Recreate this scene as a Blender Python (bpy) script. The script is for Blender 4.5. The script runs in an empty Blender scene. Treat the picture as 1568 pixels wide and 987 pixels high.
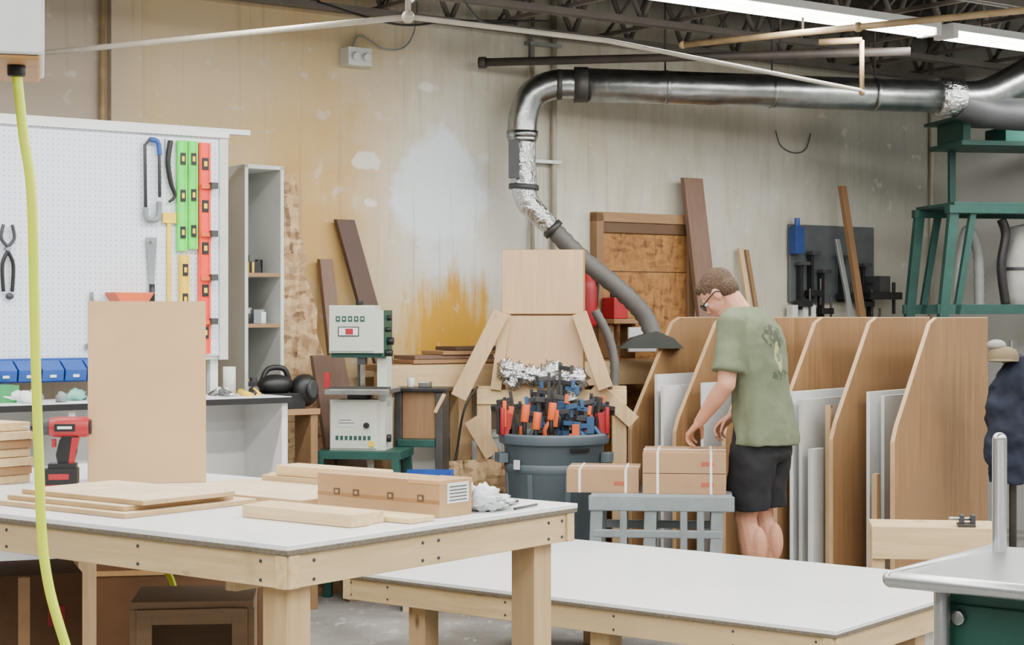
import bpy, bmesh, math, random
from mathutils import Vector, Matrix, Euler, noise
random.seed(7)
scene=bpy.context.scene
RAD=math.radians
def c(h):
    r=[int(h[i:i+2],16)/255 for i in (0,2,4)]
    return tuple(((x/12.92) if x<=.04045 else ((x+.055)/1.055)**2.4) for x in r)
# ---------------------------------------------------------------- materials
def newmat(name):
    m=bpy.data.materials.new(name); m.use_nodes=True
    nt=m.node_tree; b=nt.nodes['Principled BSDF']
    return m,nt,b
def mapping(nt,stretch=(1,1,1)):
    tc=nt.nodes.new('ShaderNodeTexCoord'); mp=nt.nodes.new('ShaderNodeMapping')
    mp.inputs['Scale'].default_value=stretch
    nt.links.new(tc.outputs['Object'],mp.inputs['Vector']); return mp.outputs[0]
def mixc(nt,fac,a,b):
    n=nt.nodes.new('ShaderNodeMix'); n.data_type='RGBA'
    for s,v in ((0,fac),(6,a),(7,b)):
        if isinstance(v,(tuple,list)): n.inputs[s].default_value=(*v[:3],1)
        elif isinstance(v,(int,float)): n.inputs[s].default_value=v
        else: nt.links.new(v,n.inputs[s])
    return n.outputs[2]
def mth(nt,op,a,b=None,clamp=False):
    n=nt.nodes.new('ShaderNodeMath'); n.operation=op; n.use_clamp=clamp
    for i,v in enumerate((a,b)):
        if v is None: continue
        if isinstance(v,(int,float)): n.inputs[i].default_value=v
        else: nt.links.new(v,n.inputs[i])
    return n.outputs[0]
def nz(nt,vec,scale,detail=4,rough=.55):
    n=nt.nodes.new('ShaderNodeTexNoise'); n.inputs['Scale'].default_value=scale
    n.inputs['Detail'].default_value=detail; n.inputs['Roughness'].default_value=rough
    nt.links.new(vec,n.inputs['Vector']); return n.outputs['Fac']
def ramp(nt,fac,a,b):
    n=nt.nodes.new('ShaderNodeMapRange'); n.inputs[1].default_value=a; n.inputs[2].default_value=b
    nt.links.new(fac,n.inputs[0]); return n.outputs[0]
def bump(nt,b,h,strength=.3,dist=.01):
    n=nt.nodes.new('ShaderNodeBump'); n.inputs['Strength'].default_value=strength; n.inputs['Distance'].default_value=dist
    nt.links.new(h,n.inputs['Height']); nt.links.new(n.outputs[0],b.inputs['Normal'])
def M(name,col,rough=.55,metal=0,var=.12,scale=9,bmp=0,stretch=(1,1,1),emit=0,trans=0):
    if isinstance(col,str): col=c(col)
    m,nt,b=newmat(name); v=mapping(nt,stretch); f=ramp(nt,nz(nt,v,scale),.3,.7)
    lo=tuple(x*(1-var) for x in col); hi=tuple(min(1,x*(1+var)) for x in col)
    nt.links.new(mixc(nt,f,lo,hi),b.inputs['Base Color'])
    b.inputs['Roughness'].default_value=rough; b.inputs['Metallic'].default_value=metal
    if bmp: bump(nt,b,f,bmp)
    if emit:
        b.inputs['Emission Color'].default_value=(*col,1); b.inputs['Emission Strength'].default_value=emit
    if trans: b.inputs['Transmission Weight'].default_value=trans
    return m
def WOOD(name,hexc,axis='x',var=.22,knots=False,scale=3):
    col=c(hexc); m,nt,b=newmat(name)
    st={'x':(1,14,14),'y':(14,1,14),'z':(14,14,1)}[axis]
    v=mapping(nt,st); g=ramp(nt,nz(nt,v,scale,6,.6),.3,.72)
    lo=(col[0]*(1-var),col[1]*(1-var*1.25),col[2]*(1-var*1.5)); hi=tuple(min(1,x*(1+var*.5)) for x in col)
    out=mixc(nt,g,lo,hi)
    v2=mapping(nt,(1,1,1)); out=mixc(nt,ramp(nt,nz(nt,v2,1.7,2),.35,.7),out,tuple(x*.82 for x in col))
    if knots:
        st2={'x':(2.2,5,5),'y':(5,2.2,5),'z':(5,5,2.2)}[axis]
        vo=nt.nodes.new('ShaderNodeTexVoronoi'); vo.inputs['Scale'].default_value=1.6
        nt.links.new(mapping(nt,st2),vo.inputs['Vector'])
        k=ramp(nt,vo.outputs['Distance'],.15,.07)
        out=mixc(nt,k,out,c('5A3A20'))
    nt.links.new(out,b.inputs['Base Color']); b.inputs['Roughness'].default_value=.62
    bump(nt,b,g,.12,.003)
    return m
def OSB(name,h1,h2,k=1.0,dk='4d3014'):
    m,nt,b=newmat(name); out=None
    for (rx,sc,amt) in ((.5,(34*k,34*k,12*k),1.0),(-.7,(14*k,14*k,40*k),.5)):
        tc=nt.nodes.new('ShaderNodeTexCoord'); mp=nt.nodes.new('ShaderNodeMapping'); mp.inputs['Scale'].default_value=sc; mp.inputs['Rotation'].default_value=(0,rx,0)
        nn=nt.nodes.new('ShaderNodeTexNoise'); nn.inputs['Scale'].default_value=9*k; nn.inputs['Detail'].default_value=5
        nt.links.new(tc.outputs['Object'],nn.inputs['Vector'])
        ad=nt.nodes.new('ShaderNodeMixRGB'); ad.blend_type='LINEAR_LIGHT'; ad.inputs[0].default_value=.03
        nt.links.new(tc.outputs['Object'],ad.inputs[1]); nt.links.new(nn.outputs['Color'],ad.inputs[2]); nt.links.new(ad.outputs[0],mp.inputs['Vector'])
        vo=nt.nodes.new('ShaderNodeTexVoronoi'); vo.inputs['Scale'].default_value=1; nt.links.new(mp.outputs[0],vo.inputs['Vector'])
        s=nt.nodes.new('ShaderNodeSeparateColor'); nt.links.new(vo.outputs['Color'],s.inputs[0])
        cur=mixc(nt,s.outputs[0],c(h1),c(h2)); cur=mixc(nt,ramp(nt,s.outputs[1],.86,.92),cur,c(dk))
        out=cur if out is None else mixc(nt,amt,out,cur)
    nt.links.new(out,b.inputs['Base Color']); b.inputs['Roughness'].default_value=.7
    return m
pineX=WOOD('pine_x','DCC193','x',knots=True); pineY=WOOD('pine_y','DCC193','y',knots=True); pineZ=WOOD('pine_z','D3B487','z',knots=True)
oldX=WOOD('old_lumber_x','A07C56','x'); oldZ=WOOD('old_lumber_z','8E6C4A','z')
walnutZ=WOOD('brown_plank','7C6151','z'); walnut2=WOOD('brown_plank_dark','553F36','z')
ply=WOOD('plywood','D8B38C','z',.16); rackply=WOOD('rack_plywood','9C7850','z',.34,scale=2); rackedge=M('rack_ply_edge','C2A078')
mdf=M('mdf','C9A67C',.6,var=.05,scale=4); mdfedge=M('mdf_edge','B08C62',.7)
whitetop=M('white_melamine','F0F2F3',.25,var=.04,scale=2); pbedge=M('particleboard_edge','6F6556',.8,var=.3,scale=90)
osb=OSB('osb','D8B88C','906D46',1.1,'4E3620'); osbdoor=OSB('osb_aged','AC7A42','83592B',1.3,'5E3B1A')
white=M('white_panel','DDE0E0',.5,var=.04); offwhite=M('offwhite_panel','C4C6C1',.6,var=.06,scale=3)
black=M('black_plastic','151517',.45); darkgrey=M('dark_grey','3A3C3E',.5); grey=M('grey_plastic','7F878A',.55,var=.15)
steel=M('galvanized','9DA1A1',.3,1,var=.22,scale=12,bmp=.15); foil=M('foil_tape','D0D3D5',.22,1,var=.2,scale=30,bmp=.9)
steeld=M('dark_steel','4b4a48',.5,.6,var=.2); brushed=M('brushed_steel','B4B6B6',.3,.85,var=.08,scale=20,stretch=(1,10,10))
green=M('machine_green','1B4D42',.45); greend=M('rack_green','14443C',.5,var=.2)
card=M('cardboard','AC8A62',.75,var=.08,scale=6); tape=M('packing_tape','C0986A',.25); cardd=M('cardboard_dark','6A4A30',.8)
strap=M('white_strap','E8E8E6',.4)
fl_g=M('fluo_green','4FE04A',.4); fl_r=M('level_red','F0422A',.4); yel=M('tool_yellow','EAC22E',.4); blue=M('bin_blue','1E4C9C',.45)
red=M('tool_red','A51F28',.45); orange=M('orange_plastic','D8602C',.45); clampblue=M('clamp_blue','30557C',.5); hosey=M('hose_yellow','D4E82C',.4,var=.05)
bluegrey=M('can_bluegrey','56626A',.5,var=.1,scale=5); conduit=M('conduit_paint','A39B8C',.5); beigepipe=M('old_pipe','9C8460',.6,var=.3)
darkpipe=M('dark_pipe','3E3732',.6,var=.25); rubber=M('flex_hose','5D5A57',.6,var=.15)
bagm=M('plastic_bag','D9DEE2',.2,bmp=.5,scale=25)
navy=M('navy_cloth','1A2030',.9,var=.3); tube_e=M('lit_tube','FFFDF6',.3,emit=14,var=0)
def pegmat():
    m,nt,b=newmat('pegboard_white'); v=mapping(nt,(1/.0254,1,1/.0254))
    s=nt.nodes.new('ShaderNodeSeparateXYZ'); nt.links.new(v,s.inputs[0])
    fx=mth(nt,'SUBTRACT',mth(nt,'FRACT',s.outputs[0]),.5); fz=mth(nt,'SUBTRACT',mth(nt,'FRACT',s.outputs[2]),.5)
    d=mth(nt,'SQRT',mth(nt,'ADD',mth(nt,'MULTIPLY',fx,fx),mth(nt,'MULTIPLY',fz,fz)))
    k=ramp(nt,d,.15,.10)
    nt.links.new(mixc(nt,k,c('DAE2EC'),c('9A9EA4')),b.inputs['Base Color']); b.inputs['Roughness'].default_value=.5
    return m
peg=pegmat()
def wallmat():
    m,nt,b=newmat('stained_shaded_wall_paint'); v=mapping(nt)
    s=nt.nodes.new('ShaderNodeSeparateXYZ'); nt.links.new(v,s.inputs[0]); X,Z=s.outputs[0],s.outputs[2]
    n1=nz(nt,v,1.1,5); n2=nz(nt,v,4.5,6,.65); n3=nz(nt,mapping(nt,(7,1,1.2)),1.6,5,.7)
    def blob(cx,cz,rx,rz,wob=1.2,nn=n2,a=1.0,bb=.55):
        dx=mth(nt,'DIVIDE',mth(nt,'SUBTRACT',X,cx),rx); dz=mth(nt,'DIVIDE',mth(nt,'SUBTRACT',Z,cz),rz)
        d=mth(nt,'SQRT',mth(nt,'ADD',mth(nt,'MULTIPLY',dx,dx),mth(nt,'MULTIPLY',dz,dz)))
        d=mth(nt,'ADD',d,mth(nt,'MULTIPLY',mth(nt,'SUBTRACT',nn,.5),wob))
        return ramp(nt,d,a,bb)
    def lay(base,f,col,k=1.0):
        return mixc(nt,mth(nt,'MULTIPLY',f,k),base,c(col))
    base=mixc(nt,ramp(nt,n1,.38,.62),c('BDB5A0'),c('D6D2C3'))
    base=lay(base,ramp(nt,n3,.48,.72),'A79C85',.7)
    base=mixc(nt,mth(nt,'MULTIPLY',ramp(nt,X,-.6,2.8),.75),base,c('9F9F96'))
    base=lay(base,ramp(nt,mth(nt,'ADD',X,mth(nt,'MULTIPLY',mth(nt,'SUBTRACT',n2,.5),.9)),-1.45,-2.4),'C9AA74',.8)
    base=lay(base,blob(-2.3,1.9,.52,1.0,1.5,n2,1.1,.2),'C49A50',.75)
    base=lay(base,blob(-3.0,2.85,.75,.35,1.0,n2,1.2,.3),'D0BE9F',.65)
    base=lay(base,ramp(nt,X,-3.3,-3.6),'B0A495',.9)
    base=lay(base,blob(-1.15,1.95,.95,.95,1.3,n2,1.0,.3),'D2D1C8',.7)
    base=lay(base,blob(-1.5,2.2,.37,.37,1.5,n2,1.0,.7),'D9E1E8')
    base=lay(base,blob(-1.42,1.80,.26,.17,1.6,n2,.95,.6),'D0D6D9',.85)
    base=lay(base,blob(-1.98,2.36,.14,.07,2.8,n2,.6,.45),'E2E0D6',.85)
    base=lay(base,blob(-1.98,2.12,.10,.05,2.8,n2,.7,.45),'E6E3DA',.9)
    base=lay(base,blob(-1.6,2.8,.09,.05,2.6,n2,.7,.4),'E6E3DA',.85)
    base=lay(base,blob(-1.5,1.33,.72,.42,1.4,n3,1,.25),'CBA95C',.75)
    base=lay(base,blob(-1.42,1.36,.42,.44,2.0,n3,.98,.5),'C4920E',.95)
    base=lay(base,blob(-.9,1.45,.2,.30,1.7,n3,.9,.4),'C19430',.65)
    base=lay(base,blob(-1.75,.7,.7,.35,1.0,n2,1,.6),'D8DCDC',.7)
    base=lay(base,blob(2.3,2.6,1.1,.6,1.0,n1,1,.2),'70706B',.55)  # shadow at the wall's upper right, painted into the colour
    base=lay(base,ramp(nt,nz(nt,v,9,3),.62,.68),'DEDBD0',.35)
    base=lay(base,ramp(nt,nz(nt,mapping(nt,(14,1,.5)),1.5,4),.60,.72),'8C806D',.4)
    base=mixc(nt,ramp(nt,Z,3.3,3.5),base,c('6A6660'))  # wall colour grades to dark grey towards the top
    nt.links.new(base,b.inputs['Base Color']); b.inputs['Roughness'].default_value=.75
    bump(nt,b,n2,.15,.01); return m
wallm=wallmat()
def floormat():
    m,nt,b=newmat('concrete_floor'); v=mapping(nt)
    f=ramp(nt,nz(nt,v,2.2,6,.65),.35,.68); out=mixc(nt,f,c('6f6c67'),c('9b9994'))
    out=mixc(nt,mth(nt,'MULTIPLY',ramp(nt,nz(nt,mapping(nt,(3,1,1)),5,4),.6,.66),.5),out,c('C0BEB9'))
    nt.links.new(out,b.inputs['Base Color']); b.inputs['Roughness'].default_value=.5; return m
floorm=floormat(); deck=M('ceiling_deck','3a3836',.8); joistm=M('joist_paint','625B55',.6)
# ---------------------------------------------------------------- builder
class B:
    def __init__(s,name,loc=(0,0,0),rz=0,parent=None):
        s.name=name; s.loc=loc; s.rz=rz; s.parent=parent; s.v=[];s.f=[];s.mi=[];s.sm=[];s.mats=[]
    def add(s,vs,fs,mat,smooth=False,T=None):
        if mat not in s.mats: s.mats.append(mat)
        o=len(s.v); i=s.mats.index(mat)
        for p in vs:
            p=Vector(p)
            if T is not None: p=T@p
            s.v.append(p)
        for f in fs: s.f.append([o+k for k in f]); s.mi.append(i); s.sm.append(smooth)
    def box(s,cn,sz,mat,rot=(0,0,0)):
        T=Matrix.Translation(cn)@Euler([RAD(a) for a in rot]).to_matrix().to_4x4()
        x,y,z=[a/2 for a in sz]
        vs=[(i*x,j*y,k*z) for i in(-1,1) for j in(-1,1) for k in(-1,1)]
        s.add(vs,[(0,1,3,2),(4,6,7,5),(0,4,5,1),(2,3,7,6),(0,2,6,4),(1,5,7,3)],mat,False,T); return s
    def bx(s,x0,x1,y0,y1,z0,z1,mat): return s.box(((x0+x1)/2,(y0+y1)/2,(z0+z1)/2),(abs(x1-x0),abs(y1-y0),abs(z1-z0)),mat)
    def beam(s,p0,p1,w,h,mat,up=(0,1,0)):
        p0=Vector(p0);p1=Vector(p1); d=(p1-p0); L=d.length; d.normalize(); up=Vector(up)
        a=d.cross(up).normalized(); b=a.cross(d).normalized()
        R=Matrix((a,b,d)).transposed().to_4x4(); T=Matrix.Translation((p0+p1)/2)@R
        x,y,z=w/2,h/2,L/2
        vs=[(i*x,j*y,k*z) for i in(-1,1) for j in(-1,1) for k in(-1,1)]
        s.add(vs,[(0,1,3,2),(4,6,7,5),(0,4,5,1),(2,3,7,6),(0,2,6,4),(1,5,7,3)],mat,False,T); return s
    def tube(s,pts,r,mat,n=12,curve=True,ridge=0):
        P=[Vector(p) for p in pts]
        rs=list(r) if isinstance(r,(list,tuple)) else [r]*len(P)
        if curve and len(P)>2:
            Q=[];RR=[]
            for i in range(len(P)-1):
                a=P[max(i-1,0)];b=P[i];cc=P[i+1];d=P[min(i+2,len(P)-1)]
                for k in range(8):
                    t=k/8
                    Q.append(.5*((2*b)+(cc-a)*t+(2*a-5*b+4*cc-d)*t*t+(3*b-a-3*cc+d)*t**3)); RR.append(rs[i]*(1-t)+rs[i+1]*t)
            Q.append(P[-1]);RR.append(rs[-1]); P=Q;rs=RR
        if ridge:
            Q=[P[0]];RR=[rs[0]]
            for i in range(len(P)-1):
                L=(P[i+1]-P[i]).length; m=max(1,int(L/ridge))
                for k in range(1,m+1):
                    t=k/m; Q.append(P[i].lerp(P[i+1],t)); RR.append((rs[i]*(1-t)+rs[i+1]*t)*(1.0 if len(Q)%2 else .88))
            P=Q;rs=RR
        t0=(P[1]-P[0]).normalized(); a=t0.orthogonal().normalized()
        vs=[];fs=[]
        for i,p in enumerate(P):
            t=(P[min(i+1,len(P)-1)]-P[max(i-1,0)]).normalized()
            a=(a-t*a.dot(t)).normalized(); b=t.cross(a)
            for k in range(n):
                th=2*math.pi*k/n; vs.append(p+(a*math.cos(th)+b*math.sin(th))*rs[i])
        for i in range(len(P)-1):
            for k in range(n):
                k2=(k+1)%n; fs.append((i*n+k,i*n+k2,(i+1)*n+k2,(i+1)*n+k))
        s.add(vs,fs,mat,True)
        s.add(vs[:n],[tuple(range(n))],mat); s.add(vs[-n:],[tuple(range(n))],mat); return s
    def cyl(s,p0,p1,r,mat,n=16,r1=None): return s.tube([p0,p1],[r,r if r1 is None else r1],mat,n,False)
    def lathe(s,prof,cn,mat,n=32,cap=True):
        vs=[];fs=[]
        for (r,z) in prof:
            for k in range(n):
                th=2*math.pi*k/n; vs.append((cn[0]+r*math.cos(th),cn[1]+r*math.sin(th),cn[2]+z))
        for i in range(len(prof)-1):
            for k in range(n):
                k2=(k+1)%n; fs.append((i*n+k,i*n+k2,(i+1)*n+k2,(i+1)*n+k))
        s.add(vs,fs,mat,True)
        if cap: s.add(vs[:n],[tuple(range(n))],mat); s.add(vs[-n:],[tuple(range(n))],mat)
        return s
    def prism(s,pts,axis,t0,t1,mat,T=None):
        def mk(a,b,t): return {'y':(a,t,b),'x':(t,a,b),'z':(a,b,t)}[axis]
        n=len(pts); vs=[mk(a,b,t0) for a,b in pts]+[mk(a,b,t1) for a,b in pts]
        fs=[tuple(range(n)),tuple(range(n,2*n))]+[(i,(i+1)%n,n+(i+1)%n,n+i) for i in range(n)]
        s.add(vs,fs,mat,False,T); return s
    def ell(s,cn,r,mat,R=None,nu=16,nv=10,crumple=0):
        if isinstance(r,(int,float)): r=(r,r,r)
        vs=[];fs=[]
        T=Matrix.Translation(cn)
        if R is not None: T=T@R
        for j in range(nv+1):
            ph=math.pi*j/nv
            for k in range(nu):
                th=2*math.pi*k/nu
                p=Vector((r[0]*math.sin(ph)*math.cos(th),r[1]*math.sin(ph)*math.sin(th),r[2]*math.cos(ph)))
                if crumple: p*=1+crumple*noise.noise(Vector((math.sin(ph)*math.cos(th),math.sin(ph)*math.sin(th),math.cos(ph)))*4+Vector(cn)*7)
                vs.append(p)
        for j in range(nv):
            for k in range(nu):
                k2=(k+1)%nu; fs.append((j*nu+k,j*nu+k2,(j+1)*nu+k2,(j+1)*nu+k))
        s.add(vs,fs,mat,True,T); return s
    def cap(s,p0,p1,r0,r1,mat,T=None,sub=None):
        p0=Vector(p0);p1=Vector(p1)
        if T is not None: p0=T@p0;p1=T@p1
        L=(p1-p0).length; n=sub or max(2,int(L/(min(r0,r1)*.3))+1)
        for i in range(n+1):
            t=i/n; s.ell(p0.lerp(p1,t),r0*(1-t)+r1*t,mat,nu=12,nv=8)
        return s
    def loft(s,rings,mat,n=32,fold=0):
        vs=[];fs=[]; m=len(rings); z0=min(r[2] for r in rings); z1=max(r[2] for r in rings)
        for (cx,cy,cz,rx,ry) in rings:
            w=(1-(cz-z0)/(z1-z0))
            for k in range(n):
                th=2*math.pi*k/n; cs,sn=math.cos(th),math.sin(th)
                e=.85; q=1+fold*w*(math.sin(7*th+cz*9)+.6*math.sin(11*th-cz*5))
                vs.append((cx+q*rx*math.copysign(abs(cs)**e,cs),cy+q*ry*math.copysign(abs(sn)**e,sn),cz))
        for i in range(m-1):
            for k in range(n):
                k2=(k+1)%n; fs.append((i*n+k,i*n+k2,(i+1)*n+k2,(i+1)*n+k))
        fs.append(tuple(range(n))); fs.append(tuple(range((m-1)*n,m*n)))
        s.add(vs,fs,mat,True); return s
    def done(s,bevel=0,merge=True):
        me=bpy.data.meshes.new(s.name); me.from_pydata(s.v,[],s.f)
        for m in s.mats: me.materials.append(m)
        for p,i,sm in zip(me.polygons,s.mi,s.sm): p.material_index=i; p.use_smooth=sm
        bm=bmesh.new(); bm.from_mesh(me)
        bmesh.ops.remove_doubles(bm,verts=bm.verts,dist=1e-6) if merge else None
        bmesh.ops.recalc_face_normals(bm,faces=bm.faces); bm.to_mesh(me); bm.free()
        o=bpy.data.objects.new(s.name,me); scene.collection.objects.link(o)
        o.location=s.loc; o.rotation_euler=(0,0,RAD(s.rz))
        if s.parent: o.parent=s.parent
        if bevel:
            b=o.modifiers.new('bevel','BEVEL'); b.width=bevel; b.segments=2; b.limit_method='ANGLE'; b.angle_limit=RAD(50)
        return o
W0=(.80,11.0,0); WR=36.0
def WB(name): return B(name,W0,WR)      # frame whose x runs along the back wall, -y comes off the wall
def WP(s,h,z): 
    return (W0[0]+.809*s+.588*h, W0[1]+.588*s-.809*h, z)
# ---------------------------------------------------------------- room
B('floor').bx(-12,9,-6,16,-.1,0,floorm).done()
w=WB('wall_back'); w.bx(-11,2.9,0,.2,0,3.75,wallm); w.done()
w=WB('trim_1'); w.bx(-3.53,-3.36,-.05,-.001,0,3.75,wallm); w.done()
w=WB('wall_right'); w.bx(2.9,3.1,-12,.2,0,3.75,offwhite); w.done()
w=WB('ceiling'); w.bx(-11,3.1,-13,.2,3.75,3.85,deck); w.done()
def joist(h,z0=3.14):
    j=WB('open_web_joist')
    for z in (z0,z0+.44): j.bx(-10.9,2.85,-h-.04,-h-.008,z,z+.035,joistm); j.bx(-10.9,2.85,-h+.008,-h+.04,z,z+.035,joistm)
    x=-5.5; k=0
    while x<2.6:
        a,b_=(z0+.02,z0+.46) if k%2==0 else (z0+.46,z0+.02)
        j.cyl((x,-h,a),(x+.22,-h,b_),.016,joistm,6); x+=.22;k+=1
    j.done()
for h in (.16,.80,1.50,2.4,3.1,4.0,5.2,6.4,7.6): joist(h)
b=WB('joist_bridging')
for s_ in (-2.0,-1.2,-.4,.4,1.1,1.8,2.4):
    b.bx(s_-.015,s_+.015,-7.6,-.05,3.178,3.20,joistm)
    for h in (.16,.80,1.50): b.cyl((s_,-h,3.2),(s_,-h-.55,3.6),.01,joistm,6)
b.done()
def fixture(s0,s1,h,power,z=3.03):
    f=WB('fluorescent_light'); 
    f.bx(s0,s1,-h-.07,-h+.07,z+.03,z+.07,white)
    for d in (-.04,.04): f.cyl((s0+.03,-h+d,z+.01),(s1-.03,-h+d,z+.01),.02,tube_e,10)
    for xx in (s0+.02,s1-.02): f.bx(xx-.02,xx+.02,-h-.07,-h+.07,z-.01,z+.03,white)
    for xx in (s0+.4,s1-.4): f.cyl((xx,-h+.06,z+.07),(xx,-h+.06,3.75),.004,steeld,6)
    f.done()
    L=bpy.data.lights.new('tube_glow','AREA'); L.shape='RECTANGLE'; L.size=s1-s0; L.size_y=.14; L.energy=power; L.color=(1,.985,.95)
    o=bpy.data.objects.new('fluorescent_lamp_glow',L); scene.collection.objects.link(o)
    o.location=WP((s0+s1)/2,h,z-.018); o.rotation_euler=(0,0,RAD(WR))
for h in (1.98,4.3,6.6,8.9):
    for s0,s1 in ((-9,-6.8),(-6.6,-4.2),(-4.1,-2.0),(-1.95,.42),(.52,2.75)):
        fixture(s0,s1,h,60)
p=B('sprinkler_pipe')
p.tube([(-2.6,8.33,2.7),(-2.14,8.07,2.7),(-.42,7.1,2.7)],.013,conduit,10,False)
p.tube([(-.42,7.1,2.7),(.42,7.72,2.7),(1.88,9.44,2.7)],.011,conduit,10,False)
p.tube([(1.88,9.44,2.69),(1.88,9.44,2.97)],.013,beigepipe,10,False); p.tube([(1.88,9.44,2.97),(1.66,9.5,2.97)],.018,beigepipe,10,False)
p.ell((-.42,7.1,2.7),.026,conduit); p.cyl((-.42,7.1,2.7),(-.42,7.1,3.7),.012,conduit); p.ell((1.88,9.44,2.69),.018,beigepipe)
p.cyl((-2.56,8.30,2.7),(-2.2,8.1,2.7),.017,darkpipe)
p.done()
p=B('water_pipe'); p.cyl((.92,9.47,2.95),(2.9,8.06,2.95),.017,beigepipe); p.cyl((1.5,9.06,2.95),(1.5,9.06,3.7),.006,steeld,6); p.ell((1.75,8.88,2.95),.026,beigepipe); p.ell((.92,9.47,2.95),.022,beigepipe); p.done()
p=B('gas_pipe'); p.cyl((-.177,10.13,2.95),(2.2,9.7,2.95),.024,darkpipe); p.cyl((-.19,10.14,2.95),(-.15,10.13,2.95),.034,darkpipe)
p.cyl((.1,10.08,2.95),(.1,10.08,3.7),.006,steeld,6); p.cyl((1.5,9.83,2.95),(1.5,9.83,3.7),.006,steeld,6); p.done()
p=B('electrical_cable'); p.tube([(-.42,7.1,2.75),(-.3,7.9,3.0),(-.15,8.7,2.95),(.05,9.6,3.1)],.006,black,6); p.tube([(-1.0,9.0,3.1),(-.6,9.1,3.0),(-.3,9.3,3.05),(.2,9.6,3.1)],.006,black,6); p.done()
p=WB('electrical_conduit')
p.cyl((-.86,-.03,1.35),(-.86,-.03,3.65),.014,conduit,10); p.cyl((-.70,-.03,1.35),(-.70,-.03,3.65),.018,conduit,10)
p.cyl((2.7,-.03,1.2),(2.7,-.03,3.6),.016,conduit); p.cyl((-3.57,-.03,0),(-3.57,-.03,3.6),.014,beigepipe)
for z in (1.6,2.4,3.1): p.bx(-.9,-.66,-.06,-.001,z,z+.02,steel)
p.done()
p=WB('wire_loop'); p.tube([(1.17,-.01,2.72),(1.22,-.01,2.62),(1.34,-.01,2.58),(1.45,-.01,2.61),(1.5,-.01,2.72)],.0035,darkgrey,6); p.done()
p=WB('emergency_light'); p.bx(-2.17,-2.02,-.1,-.001,2.87,2.97,offwhite); p.cyl((-2.13,-.1,2.92),(-2.13,-.125,2.915),.022,offwhite); p.cyl((-2.06,-.1,2.92),(-2.06,-.125,2.915),.022,offwhite)
p.tube([(-2.1,-.02,2.97),(-2.05,-.02,3.05),(-1.9,-.03,2.99),(-1.75,-.03,3.02),(-1.68,-.03,3.2),(-1.7,-.03,3.6)],.005,grey,6); p.done(.004)
# ---------------------------------------------------------------- duct
d=B('dust_collection_duct')
d.tube([(.40,10.2,2.83),(1.55,10.48,2.83),(2.67,10.78,2.83)],.098,steel,24,False)
d.tube([(.42,10.2,2.83),(.25,10.19,2.83),(.12,10.18,2.77),(.065,10.18,2.64),(.06,10.18,2.5)],.085,steel,24)
d.cyl((.36,10.2,2.83),(.44,10.2,2.83),.104,steeld,24); d.cyl((.26,10.19,2.83),(.29,10.19,2.83),.09,steeld,24)
d.tube([(.06,10.18,2.5),(.062,10.18,2.35),(.07,10.18,2.24)],.078,foil,20)
d.cyl((.06,10.18,2.52),(.06,10.18,2.56),.092,steel,24); d.cyl((.068,10.18,2.22),(.07,10.18,2.25),.088,darkgrey,24)
d.tube([(.07,10.18,2.24),(.09,10.18,2.15),(.16,10.19,2.07),(.24,10.2,1.99)],[.075,.07,.062,.055],foil,20)
d.cyl((.225,10.2,2.005),(.25,10.2,1.98),.065,steeld,20)
d.bx(-.02,.04,10.06,10.1,2.28,2.5,darkgrey)
for x,y in ((.9,10.32),(1.55,10.48),(2.2,10.65)):
    d.cyl((x-.012,y,2.83),(x+.012,y+.004,2.83),.102,steel,24); d.cyl((x,y,2.93),(x,y,3.7),.006,steeld,6)
d.cyl((2.60,10.76,2.83),(2.75,10.80,2.83),.115,foil,24)
d.tube([(2.72,10.79,2.83),(2.95,10.85,2.86),(3.3,10.9,3.05)],.1,steel,20)
d.tube([(2.75,10.8,2.80),(3.0,10.84,2.74),(3.5,10.7,2.70)],.1,darkgrey,20)
d.done()
d=B('flexible_dust_hose'); d.tube([(.24,10.2,1.99),(.40,10.22,1.83),(.62,10.25,1.65),(.77,10.3,1.5),(.83,10.3,1.37)],.056,rubber,18,True,.02)
d.prism([(.62,1.30),(1.0,1.30),(.94,1.36),(.84,1.40),(.70,1.36)],'y',10.2,10.42,M('hood_dark','30352f')); d.done()
# ---------------------------------------------------------------- doorway with osb
d=WB('door_1')
d.bx(-.375,.383,-.03,-.001,0,2.11,oldZ); d.bx(-.335,.343,-.045,-.02,0,2.06,osbdoor)
d.bx(-.40,-.345,-.07,-.001,0,2.12,oldZ); d.bx(.345,.40,-.07,-.001,0,2.12,oldZ); d.bx(-.40,.40,-.07,-.001,2.065,2.125,oldX)
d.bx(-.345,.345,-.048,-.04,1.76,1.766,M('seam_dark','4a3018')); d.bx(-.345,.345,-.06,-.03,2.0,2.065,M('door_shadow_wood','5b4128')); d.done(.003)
def plank(name,x0t,x1t,zt,x0b,x1b,mat,ht=.03,hb=.35,th=.035,zb=0.0):
    o=WB(name); vs=[(x0b,-hb,zb),(x1b,-hb,zb),(x1t,-ht,zt),(x0t,-ht,zt)]
    vs+= [(a,bb-th,cc) for a,bb,cc in vs]
    o.add(vs,[(0,1,2,3),(4,5,6,7),(0,1,5,4),(1,2,6,5),(2,3,7,6),(3,0,4,7)],mat); return o.done(.002)
plank('leaning_plank',-2.226,-2.11,2.02,-2.04,-1.92,walnut2,.03,.14,.035,1.227)
plank('leaning_plank',-2.33,-2.25,1.80,-2.27,-2.15,walnutZ,.03,.30)
plank('leaning_plank',-2.50,-2.31,1.28,-2.42,-2.14,walnutZ,.25,.50)
plank('leaning_plank',.27,.43,2.36,.42,.58,walnutZ,.075,.3)
plank('wood_strip',.80,.835,1.93,.95,.985,pineZ,.03,.3,.02)
plank('wood_strip',.86,.89,1.92,1.04,1.07,oldZ,.03,.3,.02)
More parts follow.
